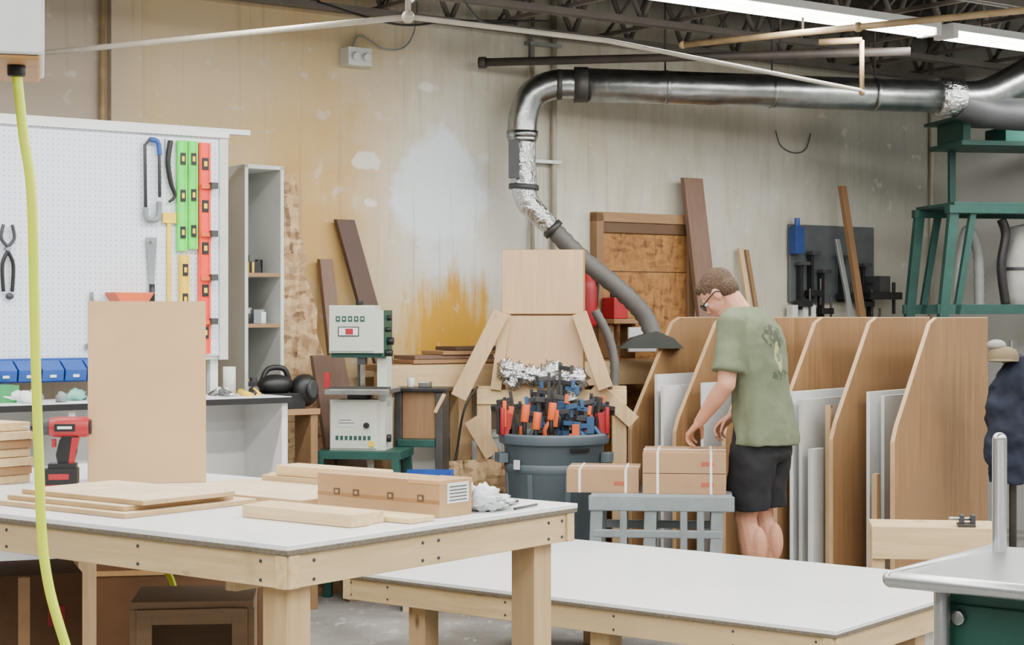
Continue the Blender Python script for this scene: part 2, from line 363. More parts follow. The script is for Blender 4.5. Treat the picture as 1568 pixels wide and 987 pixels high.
plank('wood_strip',1.60,1.65,2.36,1.85,1.91,oldZ,.16,.4)
plank('metal_strip',1.52,1.56,2.0,1.78,1.82,brushed,.20,.46,.02)
o=WB('osb_offcut'); P=[(-2.62,2.27),(-2.49,2.26),(-2.47,2.12),(-2.48,2.0),(-2.43,1.8),(-2.45,1.72),(-2.38,1.53),(-2.39,1.4),(-2.34,1.25),(-2.35,1.1),(-2.29,.9),(-2.28,.73),(-2.2,0),(-2.6,0)]
T=Matrix.Translation((0,-.23,0))@Matrix.Rotation(RAD(-4),4,'X'); o.prism(P,'y',0,.015,osb,T); o.done()
t=WB('wall_tool_board'); t.bx(1.285,2.10,-.03,-.001,1.58,2.10,M('steel_sheet','63696C',.4,.5))
t.bx(1.27,1.35,-.10,-.03,1.90,2.08,M('dark_blue','1C3A78')); t.cyl((1.31,-.07,2.08),(1.31,-.07,2.14),.018,blue)
for i,(x,z) in enumerate(((1.35,1.85),(1.45,1.92),(1.55,1.8),(1.75,1.9),(1.95,1.85),(2.03,1.72))):
    t.bx(x-.01,x+.01,-.08,-.03,z-.32,z,black); t.bx(x-.05,x+.06,-.12,-.05,z-.3,z-.26,black); t.bx(x-.03,x+.05,-.11,-.05,z-.025,z,darkgrey); t.cyl((x+.05,-.1,z-.36),(x+.05,-.1,z-.18),.008,steeld)
t.bx(1.88,2.2,-.2,-.03,1.60,1.65,black); t.bx(2.0,2.1,-.18,-.03,1.65,1.76,darkgrey); t.cyl((2.2,-.12,1.5),(2.2,-.12,1.72),.012,black)
t.bx(1.2,2.2,-.1,-.03,1.42,1.45,white)
for x in (1.25,1.35,1.42): t.bx(x,x+.05,-.09,-.03,1.45,1.56,offwhite)
t.done(.003)
e=WB('fire_extinguisher'); e.lathe([(.0,0),(.055,.0),(.06,.02),(.06,.24),(.045,.29),(.02,.31),(.02,.34),(0,.34)],(-.50,-.1,1.42),red,20,False)
e.bx(-.53,-.43,-.12,-.08,1.76,1.79,black); e.tube([(-.48,-.1,1.77),(-.42,-.1,1.72),(-.43,-.1,1.55)],.01,black,8); e.bx(-.52,-.48,-.12,-.001,1.5,1.53,black); e.done()
e=WB('red_toolbox'); e.bx(-.37,-.26,-.20,-.08,1.47,1.60,red); e.bx(-.35,-.28,-.15,-.13,1.60,1.64,black); e.bx(-.42,-.18,-.26,-.08,1.44,1.47,oldX); e.bx(-.4,-.37,-.2,-.08,1.23,1.44,oldX); e.bx(-.23,-.2,-.2,-.08,1.23,1.44,oldX); e.bx(-.32,-.1,-.28,-.262,1.27,1.42,white); e.done(.006)
# ---------------------------------------------------------------- wall bench
b=WB('lumber_bench'); b.bx(-2.1,.0,-.33,-.08,1.19,1.225,oldX)
b.bx(-2.1,.0,-.36,-.33,1.08,1.22,pineX)
for x in (-2.05,-1.55,-.9,-.1):
    b.bx(x-.045,x+.045,-.33,-.24,0,1.19,pineZ)
b.bx(-2.1,.0,-.32,-.1,.5,.52,oldX)
b.done(.003)
b=WB('board_stack')
for i,(x0,x1,y0,z,mm) in enumerate(((-1.9,-1.2,-.34,1.227,oldX),(-1.88,-1.35,-.32,1.25,walnutZ),(-1.7,-1.1,-.33,1.273,oldX),(-1.6,-1.2,-.32,1.296,walnut2))):
    b.bx(x0,x1,y0,y0+.22,z,z+.021,mm)
b.done(.002)
b=WB('plastic_storage_tote'); b.bx(-1.5,-1.2,-.31,-.12,.522,.80,M('tote_clear','C9D0D4',.3)); b.bx(-1.52,-1.18,-.32,-.10,.80,.83,white)
for x in (-1.42,-1.35,-1.28): b.bx(x,x+.012,-.315,-.31,.56,.78,white)
b.done(.006)
b=WB('osb_scrap'); b.bx(-1.8,-1.36,-.52,-.50,.38,.70,osb); b.bx(-1.8,-1.75,-.50,-.42,0,.6,oldZ); b.bx(-1.41,-1.36,-.50,-.42,0,.6,oldZ); b.done()
b=B('blue_parts_bin',(-.42,8.95,0)); b.bx(-.12,.12,-.1,.1,.62,.64,blue); b.bx(-.12,.12,-.1,-.09,.62,.68,blue); b.bx(-.12,.12,.09,.1,.62,.70,blue); b.bx(-.12,-.11,-.1,.1,.62,.69,blue); b.bx(.11,.12,-.1,.1,.62,.69,blue)
b.bx(-.15,.15,-.12,.12,.58,.62,pineX); b.bx(-.13,-.08,-.1,.1,0,.58,pineZ); b.bx(.08,.13,-.1,.1,0,.58,pineZ); b.done()
# ---------------------------------------------------------------- plywood stand
s=B('plywood_sanding_hood',(-.005,9.75,0)); ed=M('ply_edge_brown','9C7247')
s.bx(-.05,.40,-.02,0,1.500,1.855,ply); s.bx(.385,.41,-.018,.10,1.50,1.855,ed); s.bx(-.05,-.03,0,.10,1.50,1.855,ed); s.bx(-.05,.41,0,.10,1.84,1.858,ed)
s.bx(-.03,.40,-.02,0,1.05,1.490,ply); s.bx(.385,.41,0,.10,1.05,1.49,ed); s.bx(-.05,-.03,0,.10,1.05,1.49,ed); s.bx(-.03,.39,.0,.02,1.49,1.50,ed)
s.beam((-.055,-.06,1.505),(-.29,-.10,1.04),.09,.04,pineZ); s.beam((-.03,-.03,1.50),(-.085,-.03,1.08),.06,.035,pineZ)
s.beam((.375,-.06,1.505),(.52,-.08,1.09),.085,.04,pineZ); s.beam((.46,-.01,1.1),(.68,-.03,.9),.08,.04,pineZ)
s.bx(-.19,-.11,-.02,.06,0,1.1,pineZ); s.bx(.56,.64,-.02,.06,0,1.1,pineZ); s.bx(-.19,.64,-.03,.0,1.0,1.08,pineX)
s.beam((-.22,-.05,.92),(-.10,-.05,.72),.09,.035,pineZ)
s.done(.003)
s=B('aluminum_foil_wrap'); rnd=random.Random(2)
for i in range(13):
    x=-.03+.40*i/12; s.ell((x,9.685,rnd.uniform(1.12,1.19)),(.05,.03,rnd.uniform(.035,.06)),foil,None,18,12,.6)
for z in (1.08,1.03,1.0): s.ell((.31,9.685,z),(.06,.03,.04),foil,None,18,12,.6)
s.done()
s=B('shop_vacuum_hose'); s.tube([(.47,9.93,1.52),(.55,9.93,1.36),(.58,9.92,1.2),(.56,9.90,1.02),(.5,9.88,.9)],.028,rubber,12,True,.015); s.done()
s=B('power_cord'); s.tube([(-.19,9.66,1.1),(-.26,9.6,.98),(-.30,9.58,.75),(-.33,9.5,.5),(-.2,9.4,.02)],.007,black,6); s.done()
# ---------------------------------------------------------------- trash can + clamps
t=B('trash_can',(.225,9.4,0))
t.lathe([(0,0.0),(.22,0),(.225,.02),(.268,.80),(.278,.81),(.293,.815),(.298,.86),(.285,.87),(.268,.86),(.262,.80),(.21,.03),(0,.03)],(0,0,0),bluegrey,40,False)
for a in range(15,360,45):
    ca,sa=math.cos(RAD(a)),math.sin(RAD(a)); t.beam((.222*ca,.222*sa,.05),(.262*ca,.262*sa,.66),.03,.012,bluegrey,(ca,sa,0))
t.lathe([(.260,.66),(.268,.67),(.270,.70),(.266,.71)],(0,0,0),bluegrey,40,False)
for a in (195,345): 
    ca,sa=math.cos(RAD(a)),math.sin(RAD(a)); t.box((.29*ca,.29*sa,.74),(.05,.10,.05),bluegrey,(0,0,a))
t.box((-.20,-.20,.71),(.04,.01,.05),white,(0,0,-45))
t.box((.13,-.253,.79),(.11,.01,.022),black,(0,0,27))
t.done(.002)
cl=B('bar_clamps',(.225,9.4,0)); rnd=random.Random(3)
for i in range(22):
    a=rnd.uniform(0,6.28); r=rnd.uniform(.04,.2); x,y=r*math.cos(a),r*math.sin(a)*.8
    tx,ty=x*1.3+rnd.uniform(-.06,.06),y*1.1; zt=rnd.uniform(1.02,1.25) if abs(tx+.05)<.14 else rnd.uniform(.95,1.08)
    p0=Vector((x*.6,y*.6,.08)); p1=Vector((tx,ty,zt)); d_=(p1-p0).normalized()
    cl.beam(p0,p1,.018,.006,[steeld,black,steeld][i%3])
    m1=[clampblue,orange,clampblue,orange,black,clampblue,darkgrey,orange][i%8]; m2=[black,clampblue,darkgrey][i%3]
    sx=rnd.choice((-1,1)); q=p0.lerp(p1,.975)
    cl.beam(q,q+Vector((sx*.065,-.02,-.01)),.024,.02,m2); cl.beam(q+Vector((sx*.065,-.02,.012)),q+Vector((sx*.06,-.02,-.035)),.02,.02,m1)
    q=p0.lerp(p1,rnd.uniform(.80,.88)); cl.beam(q+Vector((0,-.01,.035)),q+Vector((0,-.01,-.055)),.04,.035,m1)
    cl.beam(q+Vector((0,0,.02)),q+Vector((sx*.075,-.02,.03)),.026,.02,m2); cl.tube([q+Vector((-sx*.02,-.01,-.02)),q+Vector((-sx*.055,-.03,-.07)),q+Vector((-sx*.05,-.03,-.12))],.012,m1,8)
for sx,mm in ((-1,red),(1,red),(1,orange),(-1,darkgrey),(1,red),(-1,orange)):
    x=sx*rnd.uniform(.22,.3); y=rnd.uniform(-.18,.0); q=Vector((x,y,rnd.uniform(.95,1.04)))
    cl.beam(q+Vector((-sx*.1,.08,-.5)),q+Vector((0,0,.08)),.018,.008,steeld); cl.beam(q,q+Vector((sx*.02,0,-.12)),.045,.03,mm); cl.beam(q+Vector((0,0,.03)),q+Vector((sx*.07,-.02,.02)),.026,.02,black)
    cl.cyl(q+Vector((sx*.03,-.03,.03)),q+Vector((sx*.03,-.03,-.11)),.012,mm)
for x,z in ((-.10,.94),(-.02,.99),(-.16,.98)):
    cl.cyl((x,-.2,z-.045),(x+.01,-.2,z+.045),.022,orange,12); cl.cyl((x,-.2,z-.12),(x,-.2,z-.045),.012,black,10)
cl.done(.002)
# ---------------------------------------------------------------- bandsaw
b=B('bandsaw',(-.79,9.1,0),-8); gm=M('bandsaw_beige','C2C7BA',.4,var=.03)
b.bx(-.14,.10,-.09,.06,1.30,1.545,gm); b.bx(-.135,.145,-.06,.12,1.275,1.31,green); b.bx(.10,.145,-.09,.12,1.30,1.52,gm); b.bx(.135,.148,-.08,.12,1.28,1.52,green)
b.bx(-.135,.095,-.098,-.09,1.31,1.535,gm); b.bx(-.09,.02,-.102,-.098,1.385,1.435,darkgrey); b.bx(-.085,.015,-.103,-.101,1.39,1.43,white); b.bx(-.05,-.01,-.105,-.102,1.395,1.425,red)
for k in range(5): b.box((-.09+k*.032,-.10,1.475),(.022,.003,.028),green); b.box((-.09+k*.032,-.102,1.475),(.010,.003,.012),gm)
b.bx(.10,.15,-.03,.10,1.02,1.30,gm); b.cyl((.15,0,1.36),(.18,0,1.36),.02,black); b.cyl((.145,0,1.48),(.17,0,1.48),.014,black); b.cyl((0,0,1.545),(0,0,1.57),.02,black); b.cyl((.15,-.05,1.30),(.185,-.05,1.30),.018,black); b.cyl((.15,-.05,1.42),(.18,-.05,1.42),.012,black)
b.bx(.01,.03,-.03,.0,1.13,1.28,steel); b.bx(.0,.04,-.05,.01,1.24,1.28,darkgrey); b.bx(-.005,.002,-.03,.0,1.04,1.30,steeld)
b.bx(-.12,.19,-.17,.13,1.095,1.118,brushed); b.bx(-.14,.2,-.185,-.17,1.09,1.115,steel); b.bx(-.12,.19,-.17,-.12,1.118,1.13,steeld)
b.bx(-.05,.05,-.06,.06,1.05,1.10,darkgrey)
b.bx(-.135,.115,-.09,.08,.80,1.06,gm); b.bx(-.13,.11,-.098,-.09,.81,1.05,gm); b.bx(.11,.15,-.07,.12,.8,1.05,gm); b.cyl((.15,-.02,.86),(.17,-.02,.86),.02,black)
for k in range(8): b.box((-.095+k*.024,-.10,.865),(.015,.003,.022),green)
b.bx(-.09,.0,-.101,-.098,.92,.985,offwhite); b.bx(-.085,-.005,-.103,-.101,.94,.943,darkgrey); b.bx(-.085,-.02,-.103,-.101,.955,.958,darkgrey); b.bx(.07,.10,-.103,-.098,.82,.85,yel); b.cyl((.06,-.098,.93),(.06,-.115,.93),.015,black)
b.bx(-.19,.25,-.16,.18,.76,.80,greend)
for x in (-.17,.22):
    for y in (-.14,.15): b.beam((x*1.25,y*1.2,0),(x,y,.77),.04,.04,greend)
b.bx(-.19,.24,-.13,-.12,.3,.34,greend)
b.bx(-.16,-.13,-.12,-.1,1.12,1.2,red)
b.done(.006)
b=B('tool_stand',(-.49,9.36,0),-8); b.bx(-.14,.16,-.12,.12,1.09,1.11,black); b.bx(-.08,.10,-.08,.1,.84,1.09,oldZ); b.bx(-.12,-.08,-.1,.1,0,1.09,steeld); b.bx(.10,.14,-.1,.1,0,1.09,steeld)
b.bx(-.10,.1,-.12,.12,.8,.84,greend)
b.beam((.15,-.1,1.08),(.10,-.1,.98),.02,.02,pineZ); b.cyl((-.05,0,1.11),(-.05,0,1.16),.02,white); b.bx(.0,.06,-.05,.03,1.11,1.14,steel); b.done(.004)
# ---------------------------------------------------------------- tall cabinet
k=WB('tall_cabinet')
x0,x1,h1=-2.97,-2.745,.42
k.bx(x0,x0+.02,-h1,-.02,0,2.26,offwhite); k.bx(x1-.02,x1,-h1,-.02,0,2.26,offwhite); k.bx(x0,x1,-h1,-.02,2.24,2.26,offwhite); k.bx(x0,x1,-.04,-.02,0,2.26,offwhite)
for z in (.1,.8,1.06,1.43,1.69): k.bx(x0+.02,x1-.02,-h1+.01,-.04,z,z+.02,offwhite); k.bx(x0+.02,x1-.02,-h1+.005,-h1+.01,z,z+.02,oldX)
k.done(.002)
k=WB('shelf_hardware'); rnd=random.Random(5)
for z in (1.451,1.711,1.081):
    for i in range(8):
        x=rnd.uniform(-2.92,-2.80); y=-rnd.uniform(.2,.36); hh=rnd.uniform(.04,.12)
        if i%2: k.cyl((x,y,z),(x,y,z+hh),.02,[white,darkgrey,steel,yel,black][rnd.randrange(5)])
        else: k.bx(x-.03,x+.03,y-.02,y+.02,z,z+hh*.7,[grey,black,darkgrey,offwhite][rnd.randrange(4)])
k.done(.002)
k=WB('belt_sander'); k.bx(-2.94,-2.72,-.60,-.44,1.02,1.10,black); k.ell((-2.85,-.52,1.14),(.10,.07,.055),black); k.ell((-2.70,-.55,1.11),(.075,.07,.085),black); k.cyl((-2.70,-.62,1.12),(-2.69,-.635,1.12),.045,darkgrey); k.tube([(-2.92,-.5,1.15),(-2.88,-.5,1.22),(-2.80,-.52,1.22),(-2.77,-.52,1.15)],.014,black,8); k.bx(-2.93,-2.88,-.605,-.6,1.04,1.08,red)
k.bx(-2.95,-2.65,-.63,-.43,.99,1.02,oldX); k.bx(-2.94,-2.90,-.62,-.45,0,.99,white); k.bx(-2.70,-2.66,-.62,-.45,0,.99,oldZ); k.done(.006)
# ---------------------------------------------------------------- pegboard + counter
k=WB('pegboard'); k.bx(-5.2,-3.25,-.73,-.715,1.30,2.35,peg); k.bx(-5.2,-3.23,-.715,-.69,1.28,2.37,white); k.bx(-5.2,-3.225,-.75,-.67,2.35,2.375,white); k.bx(-3.27,-3.225,-.74,-.69,1.28,2.37,offwhite)
k.bx(-5.2,-3.09,-.71,-.67,2.375,2.40,white); k.bx(-5.0,-4.96,-.7,-.66,0,1.3,white); k.bx(-3.30,-3.26,-.7,-.66,0,1.3,white); k.done()
k=WB('workshop_counter'); k.bx(-5.2,-3.12,-1.18,-.76,1.09,1.115,whitetop); k.bx(-5.2,-3.12,-1.19,-1.18,1.085,1.112,black)
k.bx(-3.16,-3.13,-1.16,-.76,0,1.09,white); k.bx(-5.2,-3.16,-.78,-.765,.0,1.09,white); k.bx(-4.2,-4.17,-1.16,-.78,0,1.09,white); k.bx(-5.2,-3.16,-1.1,-.78,.1,.12,white)
k.done()
k=WB('cardboard_box'); k.bx(-3.42,-3.2,-1.08,-.85,.121,.52,cardd); k.bx(-3.36,-3.28,-1.083,-1.08,.38,.48,white); k.bx(-3.42,-3.2,-1.081,-1.08,.42,.43,tape); k.bx(-3.45,-3.42,-1.09,-.85,.5,.53,cardd);k.done()
yb=-.735
def lv(name,x0,x1,z0,z1,mat):
    l=WB(name); l.bx(x0,x1,yb-.02,yb,z0,z1,mat)
    l.bx(x0+.006,x0+.012,yb-.024,yb-.02,z0,z1,mat); l.bx(x1-.012,x1-.006,yb-.024,yb-.02,z0,z1,mat)
    n=max(2,int((z1-z0)/.17)); w=(x1-x0)
    for i in range(n):
        z=z0+(i+.5)*(z1-z0)/n; l.bx(x0+w*.22,x1-w*.22,yb-.026,yb-.02,z-.028,z+.028,black); l.bx(x0+w*.36,x1-w*.36,yb-.028,yb-.02,z-.012,z+.012,yel)
    l.done()
lv('spirit_level',-3.497,-3.447,1.80,2.325,fl_g); lv('spirit_level',-3.441,-3.392,1.81,2.325,fl_g); lv('spirit_level',-3.385,-3.325,1.31,2.32,fl_r); lv('spirit_level',-3.485,-3.435,1.50,1.78,yel)
k=WB('pegboard_wall_hook')
for z in (1.45,1.66,1.87,2.1): k.bx(-3.335,-3.30,yb-.05,yb,z,z+.03,darkgrey); k.bx(-3.38,-3.335,yb-.035,yb-.03,z,z+.02,orange)
k.done()
k=WB('hacksaw'); k.tube([(-3.66,yb-.02,1.98),(-3.665,yb-.02,2.29),(-3.64,yb-.02,2.32),(-3.60,yb-.02,2.31),(-3.592,yb-.02,2.25),(-3.59,yb-.02,2.05)],.008,darkgrey,8,False); k.bx(-3.672,-3.668,yb-.02,yb-.017,1.97,2.3,steel)
k.tube([(-3.66,yb-.02,2.0),(-3.655,yb-.02,1.95),(-3.60,yb-.02,1.95),(-3.592,yb-.02,2.03)],.014,grey,8); k.tube([(-3.64,yb-.02,2.32),(-3.60,yb-.02,2.31),(-3.59,yb-.02,2.25)],.012,blue,8); k.done()
k=WB('flush_cut_saw'); k.prism([(-3.655,1.86),(-3.60,1.86),(-3.615,1.60),(-3.635,1.60)],'y',yb-.012,yb-.006,grey); k.tube([(-3.625,yb-.012,1.64),(-3.625,yb-.012,1.54)],.014,black,8); k.cyl((-3.63,yb-.03,1.84),(-3.63,yb,1.84),.006,steel); k.done()
k=WB('yardstick'); k.bx(-3.545,-3.525,yb-.008,yb,1.50,1.95,yel); k.bx(-3.57,-3.50,yb-.012,yb-.006,1.93,1.98,yel); k.done()
k=WB('curved_pull_saw'); k.tube([(-3.53,yb-.015,2.32),(-3.545,yb-.015,2.22),(-3.53,yb-.015,2.12),(-3.51,yb-.015,2.06),(-3.54,yb-.015,2.03)],[.012,.013,.012,.008,.006],black,8); k.bx(-3.555,-3.54,yb-.01,yb,2.2,2.33,steel); k.done()
k=WB('tin_snips'); 
for sx in (-1,1):
    k.tube([(-4.32,yb-.015,1.78),(-4.32+sx*.025,yb-.015,1.72),(-4.32+sx*.02,yb-.015,1.60)],.009,black,8)
    k.tube([(-4.32,yb-.015,1.80),(-4.32+sx*.03,yb-.015,1.84),(-4.32+sx*.02,yb-.015,1.90)],.008,darkgrey,8)
k.cyl((-4.32,yb-.03,1.79),(-4.32,yb,1.79),.01,steel); k.ell((-4.31,yb-.012,1.58),(.02,.01,.015),darkgrey); k.cyl((-4.38,yb,1.87),(-4.38,yb-.03,1.9),.004,steel); k.done()
k=WB('framing_square'); k.prism([(-3.93,1.60),(-3.915,1.60),(-3.91,1.34),(-3.955,1.34),(-3.955,1.36),(-3.93,1.37)],'y',yb-.012,yb-.003,steel); k.done()
k=WB('parts_tray'); k.prism([(-3.86,1.60),(-3.66,1.60),(-3.69,1.555),(-3.83,1.555)],'y',yb-.12,yb-.001,orange); k.done(.003)
k=WB('storage_bins')
for i in range(9):
    x=-4.85+i*.108; k.prism([(-.10,1.20),(.01,1.20),(.01,1.29),(-.045,1.29),(-.11,1.25)],'x',x,x+.10,blue,Matrix.Translation((0,yb-.02,0))); k.bx(x+.035,x+.065,yb-.128,yb-.122,1.215,1.228,white)
k.bx(-4.9,-3.87,yb-.02,yb,1.19,1.30,blue); k.done(.002)
k=WB('counter_clutter'); rnd=random.Random(11)
k.bx(-4.52,-4.36,-1.0,-.85,1.115,1.19,M('bin_green','2E8A50'))
for i in range(26):
    x=rnd.uniform(-4.7,-3.9); y=-rnd.uniform(.85,1.12); k.ell((x,y,1.135),(rnd.uniform(.02,.06),.03,rnd.uniform(.02,.04)),[bagm,white,grey,steel,bagm,M('teal_bag','6FA89A')][i%6],None,10,7,.6)
for i in range(8):
    x=rnd.uniform(-3.4,-3.17); k.cyl((x,-rnd.uniform(.85,1.1),1.115),(x,-.95,1.115+rnd.uniform(.015,.03)),.015,[yel,steel,white,black][i%4])
k.cyl((-3.3,-.9,1.115),(-3.3,-.9,1.25),.03,offwhite)
k.done()
# ---------------------------------------------------------------- front work table
AR=52.2; C0=(-.582,4.55,0)
def TB(n): return B(n,C0,AR)
t=TB('work_table')
t.bx(0,1.29,0,2.44,.885,.90,whitetop); t.bx(.0005,1.2895,.0005,2.4395,.872,.885,pbedge)
t.bx(.004,1.286,.012,.05,.783,.872,pineX); t.bx(.004,1.286,2.39,2.428,.783,.872,pineX)
t.bx(.012,.05,.004,2.436,.783,.872,pineY); t.bx(1.24,1.278,.004,2.436,.783,.872,pineY); t.bx(.62,.66,.05,2.39,.783,.872,pineY)
for x in (.058,1.14):
    for y in (.06,2.29): t.bx(x,x+.09,y,y+.09,0,.872,pineZ)
t.bx(.1,1.19,.30,.34,.74,.783,pineX)
for x in (.05,.11,.55,.62,1.15,1.22):
    for z in (.80,.85): t.cyl((x,.013,z),(x,.008,z),.005,darkgrey,8)
for y in (.05,.11,.6,1.2,1.8):
    for z in (.80,.85): t.cyl((.013,y,z),(.008,y,z),.005,darkgrey,8)
t.done(.002)
t=TB('long_cardboard_box'); t.bx(.705,.855,.08,.575,.901,1.008,card); t.bx(.703,.857,.079,.2,.998,1.0095,tape); t.bx(.7045,.706,.08,.575,.94,.952,M('box_print_tan','966F48')); t.bx(.77,.79,.079,.576,1.0075,1.009,tape)
ink=M('box_ink','5b4632')
for y in (.14,.26,.40,.48): t.bx(.703,.706,y,y+.025,.945,.965,ink); t.bx(.702,.703,y+.006,y+.018,.95,.96,card)
t.bx(.74,.84,.0785,.081,.94,1.0,white)
for k_ in range(5): t.bx(.75,.83,.0775,.079,.947+k_*.01,.950+k_*.01,darkgrey)
t.done(.002)
t=TB('pine_boards'); t.bx(.37,.455,.12,.56,.901,.938,pineY); t.bx(.46,.53,.14,.60,.901,.935,pineY); t.bx(.54,.65,.05,.52,.901,.917,pineY); t.done(.003)
t=TB('panel_stack'); e=M('ply_edge','B4966C'); pf=M('panel_face','DCC5A2')
for i,(x0,x1,y0,y1) in enumerate(((.13,.66,.80,1.40),(.16,.60,.84,1.40),(.20,.57,.80,1.38))):
    z=.901+i*.016; t.bx(x0,x1,y0,y1,z,z+.013,e); t.bx(x0+.001,x1-.001,y0+.001,y1-.001,z+.0125,z+.015,pf)
t.done(.001)
t=TB('plywood_panel'); t.bx(.68,1.07,.62,1.30,.901,.918,e); t.bx(.681,1.069,.621,1.299,.918,.92,pf); t.done()
t=TB('lumber_blocks'); t.bx(1.09,1.14,.55,1.22,.901,.938,pineY); t.bx(1.15,1.20,.60,1.25,.901,.938,pineY); t.bx(1.09,1.20,.70,1.15,.939,.975,pineY); t.done(.003)
t=TB('plastic_bag'); t.ell((.97,.12,.925),(.09,.085,.025),bagm,None,28,18,.5); t.ell((.93,.085,.94),(.045,.045,.038),bagm,None,20,14,.6); t.ell((.90,.14,.95),(.04,.03,.035),bagm,None,20,14,.7); t.done()
t=TB('pencil'); t.cyl((1.0,.0+.03,.906),(1.14,.05,.906),.004,darkgrey,8); t.cyl((1.09,.12,.907),(1.17,.15,.907),.006,black,8); t.cyl((1.14,.05,.906),(1.15,.0515,.906),.004,white,8,.001); t.done()
m=B('mdf_panel',(-1.29,6.22,.901),14)
T=Matrix.Rotation(RAD(-3),4,'X')
vs=[(x,y,z) for x in(-.205,.205) for y in(0,.018) for z in(0,.645)]
m.add(vs,[(0,1,3,2),(4,6,7,5),(0,4,5,1),(2,3,7,6),(0,2,6,4),(1,5,7,3)],mdf,False,T)
m.add([(-.205,.02,0),(-.187,.02,0),(-.187,.24,0),(-.205,.24,0),(-.205,.04,.6),(-.187,.04,.6),(-.187,.06,.6),(-.205,.06,.6)],[(0,1,2,3),(4,5,6,7),(0,1,5,4),(1,2,6,5),(2,3,7,6),(3,0,4,7)],mdfedge)
m.done(.001)
d=B('cordless_drill',(-1.575,6.12,.901),188)
d.box((0,0,.035),(.125,.08,.055),black); d.box((0,0,.008),(.12,.076,.014),red); d.box((-.01,0,.07),(.095,.062,.02),black); d.box((0,.041,.035),(.07,.003,.02),red)
d.prism([(-.045,.075),(.005,.075),(.012,.11),(.0,.16),(-.01,.175),(-.06,.175),(-.058,.12)],'y',-.019,.019,black); d.prism([(-.048,.075),(-.03,.075),(-.042,.17),(-.066,.17)],'y',-.022,.022,red)
d.tube([(-.10,0,.205),(-.085,0,.205),(.0,0,.205),(.035,0,.205)],[.030,.036,.037,.032],red,20,False); d.cyl((-.108,0,.205),(-.10,0,.205),.026,black); d.cyl((.035,0,.205),(.06,0,.205),.029,darkgrey); d.cyl((.06,0,.205),(.10,0,.205),.023,black,16,.012); d.cyl((.10,0,.205),(.125,0,.205),.004,steel)
d.box((-.02,.037,.205),(.07,.004,.026),black); d.box((-.02,.039,.205),(.05,.003,.01),white); d.box((.02,0,.15),(.014,.02,.03),red); d.done(.004)
m=TB('stacked_boards')
for i in range(7): m.bx(.52,.66,1.95-.01*(i%3),2.38,.901+i*.031,.930+i*.031,[pineY,oldX,pineY][i%3])
m.done(.002)
k=B('wood_cabinet_box',(-1.07,5.95,0),6); cb=WOOD('alder_box','9C7F62','x')
k.bx(-.20,.20,-.17,.17,.53,.555,cb); k.bx(-.20,-.18,-.17,.17,0,.53,cb); k.bx(.18,.20,-.17,.17,0,.53,cb); k.bx(-.18,.18,.15,.17,0,.53,cb); k.bx(-.18,.18,-.17,.15,0,.02,cb)
k.bx(-.18,-.13,-.18,-.16,0,.53,cb); k.bx(.13,.18,-.18,-.16,0,.53,cb); k.bx(-.13,.13,-.18,-.16,.48,.53,cb); k.done(.002)
k=B('moving_box',(-1.78,6.35,0),20); k.bx(-.2,.2,-.2,.2,0,.58,cardd); k.bx(-.02,.02,-.201,-.2,.2,.58,tape); k.bx(-.2,.2,-.201,.2,.575,.583,cardd); k.bx(.08,.14,-.203,-.2,.4,.47,red); k.done()
k=B('moving_box',(-1.52,7.33,0),10); k.bx(-.2,.55,-.2,.2,0,.50,cardd); k.bx(-.2,.55,-.205,-.2,.44,.46,tape); k.done()
k=B('garden_hose'); k.tube([(-1.30,6.45,.72),(-1.28,6.4,.6),(-1.22,6.35,.50),(-1.21,6.35,.2),(-1.3,6.3,.015)],.011,hosey,8); k.done()
# ---------------------------------------------------------------- low white table
F0=(1.073,5.82,0)
t=B('assembly_table',F0,AR); zt=.45
t.bx(0,1.40,0,2.25,zt-.015,zt,whitetop); t.bx(.0005,1.3995,.0005,2.2495,zt-.027,zt-.015,pbedge)
za,zb=zt-.116,zt-.027
t.bx(.004,1.396,.012,.05,za,zb,pineX); t.bx(.004,1.396,2.20,2.238,za,zb,pineX); t.bx(.012,.05,.004,2.246,za,zb,pineY); t.bx(1.35,1.388,.004,2.246,za,zb,pineY); t.bx(.70,.74,.05,2.2,za,zb,pineY)
for x in (.055,.74,1.26):
    for y in (.06,.95,1.84): t.bx(x,x+.085,y,y+.085,0,zb,pineZ)
for y in (.08,.4,.9,1.4,2.0,2.2):
    for z in (za+.02,zb-.02): t.cyl((.013,y,z),(.009,y,z),.005,darkgrey,8)
t.done(.002)
# ---------------------------------------------------------------- sheet rack
r=B('plywood_sheet_rack',(.67,10.0,0),AR)
prof=[(0,0),(1.2,0),(1.2,1.48),(.52,1.48),(.44,1.45),(.04,.92),(0,.84)]
ys=[0,-.30,-.62,-.94,-1.27,-1.62]
for y in ys:
    r.prism(prof,'y',y-.011,y+.011,rackply)
    ep=[(0,0),(0,.84),(.04,.92),(.44,1.45),(.52,1.48),(1.2,1.48)]
    for a,b_ in zip(ep[:-1],ep[1:]): r.beam((a[0],y,a[1]),(b_[0],y,b_[1]),.006,.0225,rackedge)
r.bx(1.18,1.2,-1.6,0,.05,1.40,rackply); r.bx(.02,1.18,-1.6,0,.04,.06,rackply)
r.done(.001)
r=B('stored_white_panels',(.67,10.0,0),AR)
def sh(y,x0,x1,z1,mat=white,th=.02,lean=0): 
    r.box(((x0+x1)/2,y,.065+z1/2),(x1-x0,th,z1),mat,(lean,0,0))
sh(-.10,.12,.9,1.09); sh(-.15,.05,.7,1.0,offwhite); sh(-.20,.03,.35,1.03)
sh(-.42,.1,.9,1.05); sh(-.75,.1,.8,.95); sh(-.82,.02,.3,.7,offwhite)
sh(-1.02,.03,.75,1.02); sh(-1.08,.02,.5,.98,offwhite); sh(-1.15,.0,.12,.72,white,.03); sh(-1.20,.10,.14,.95,pineZ,.03)
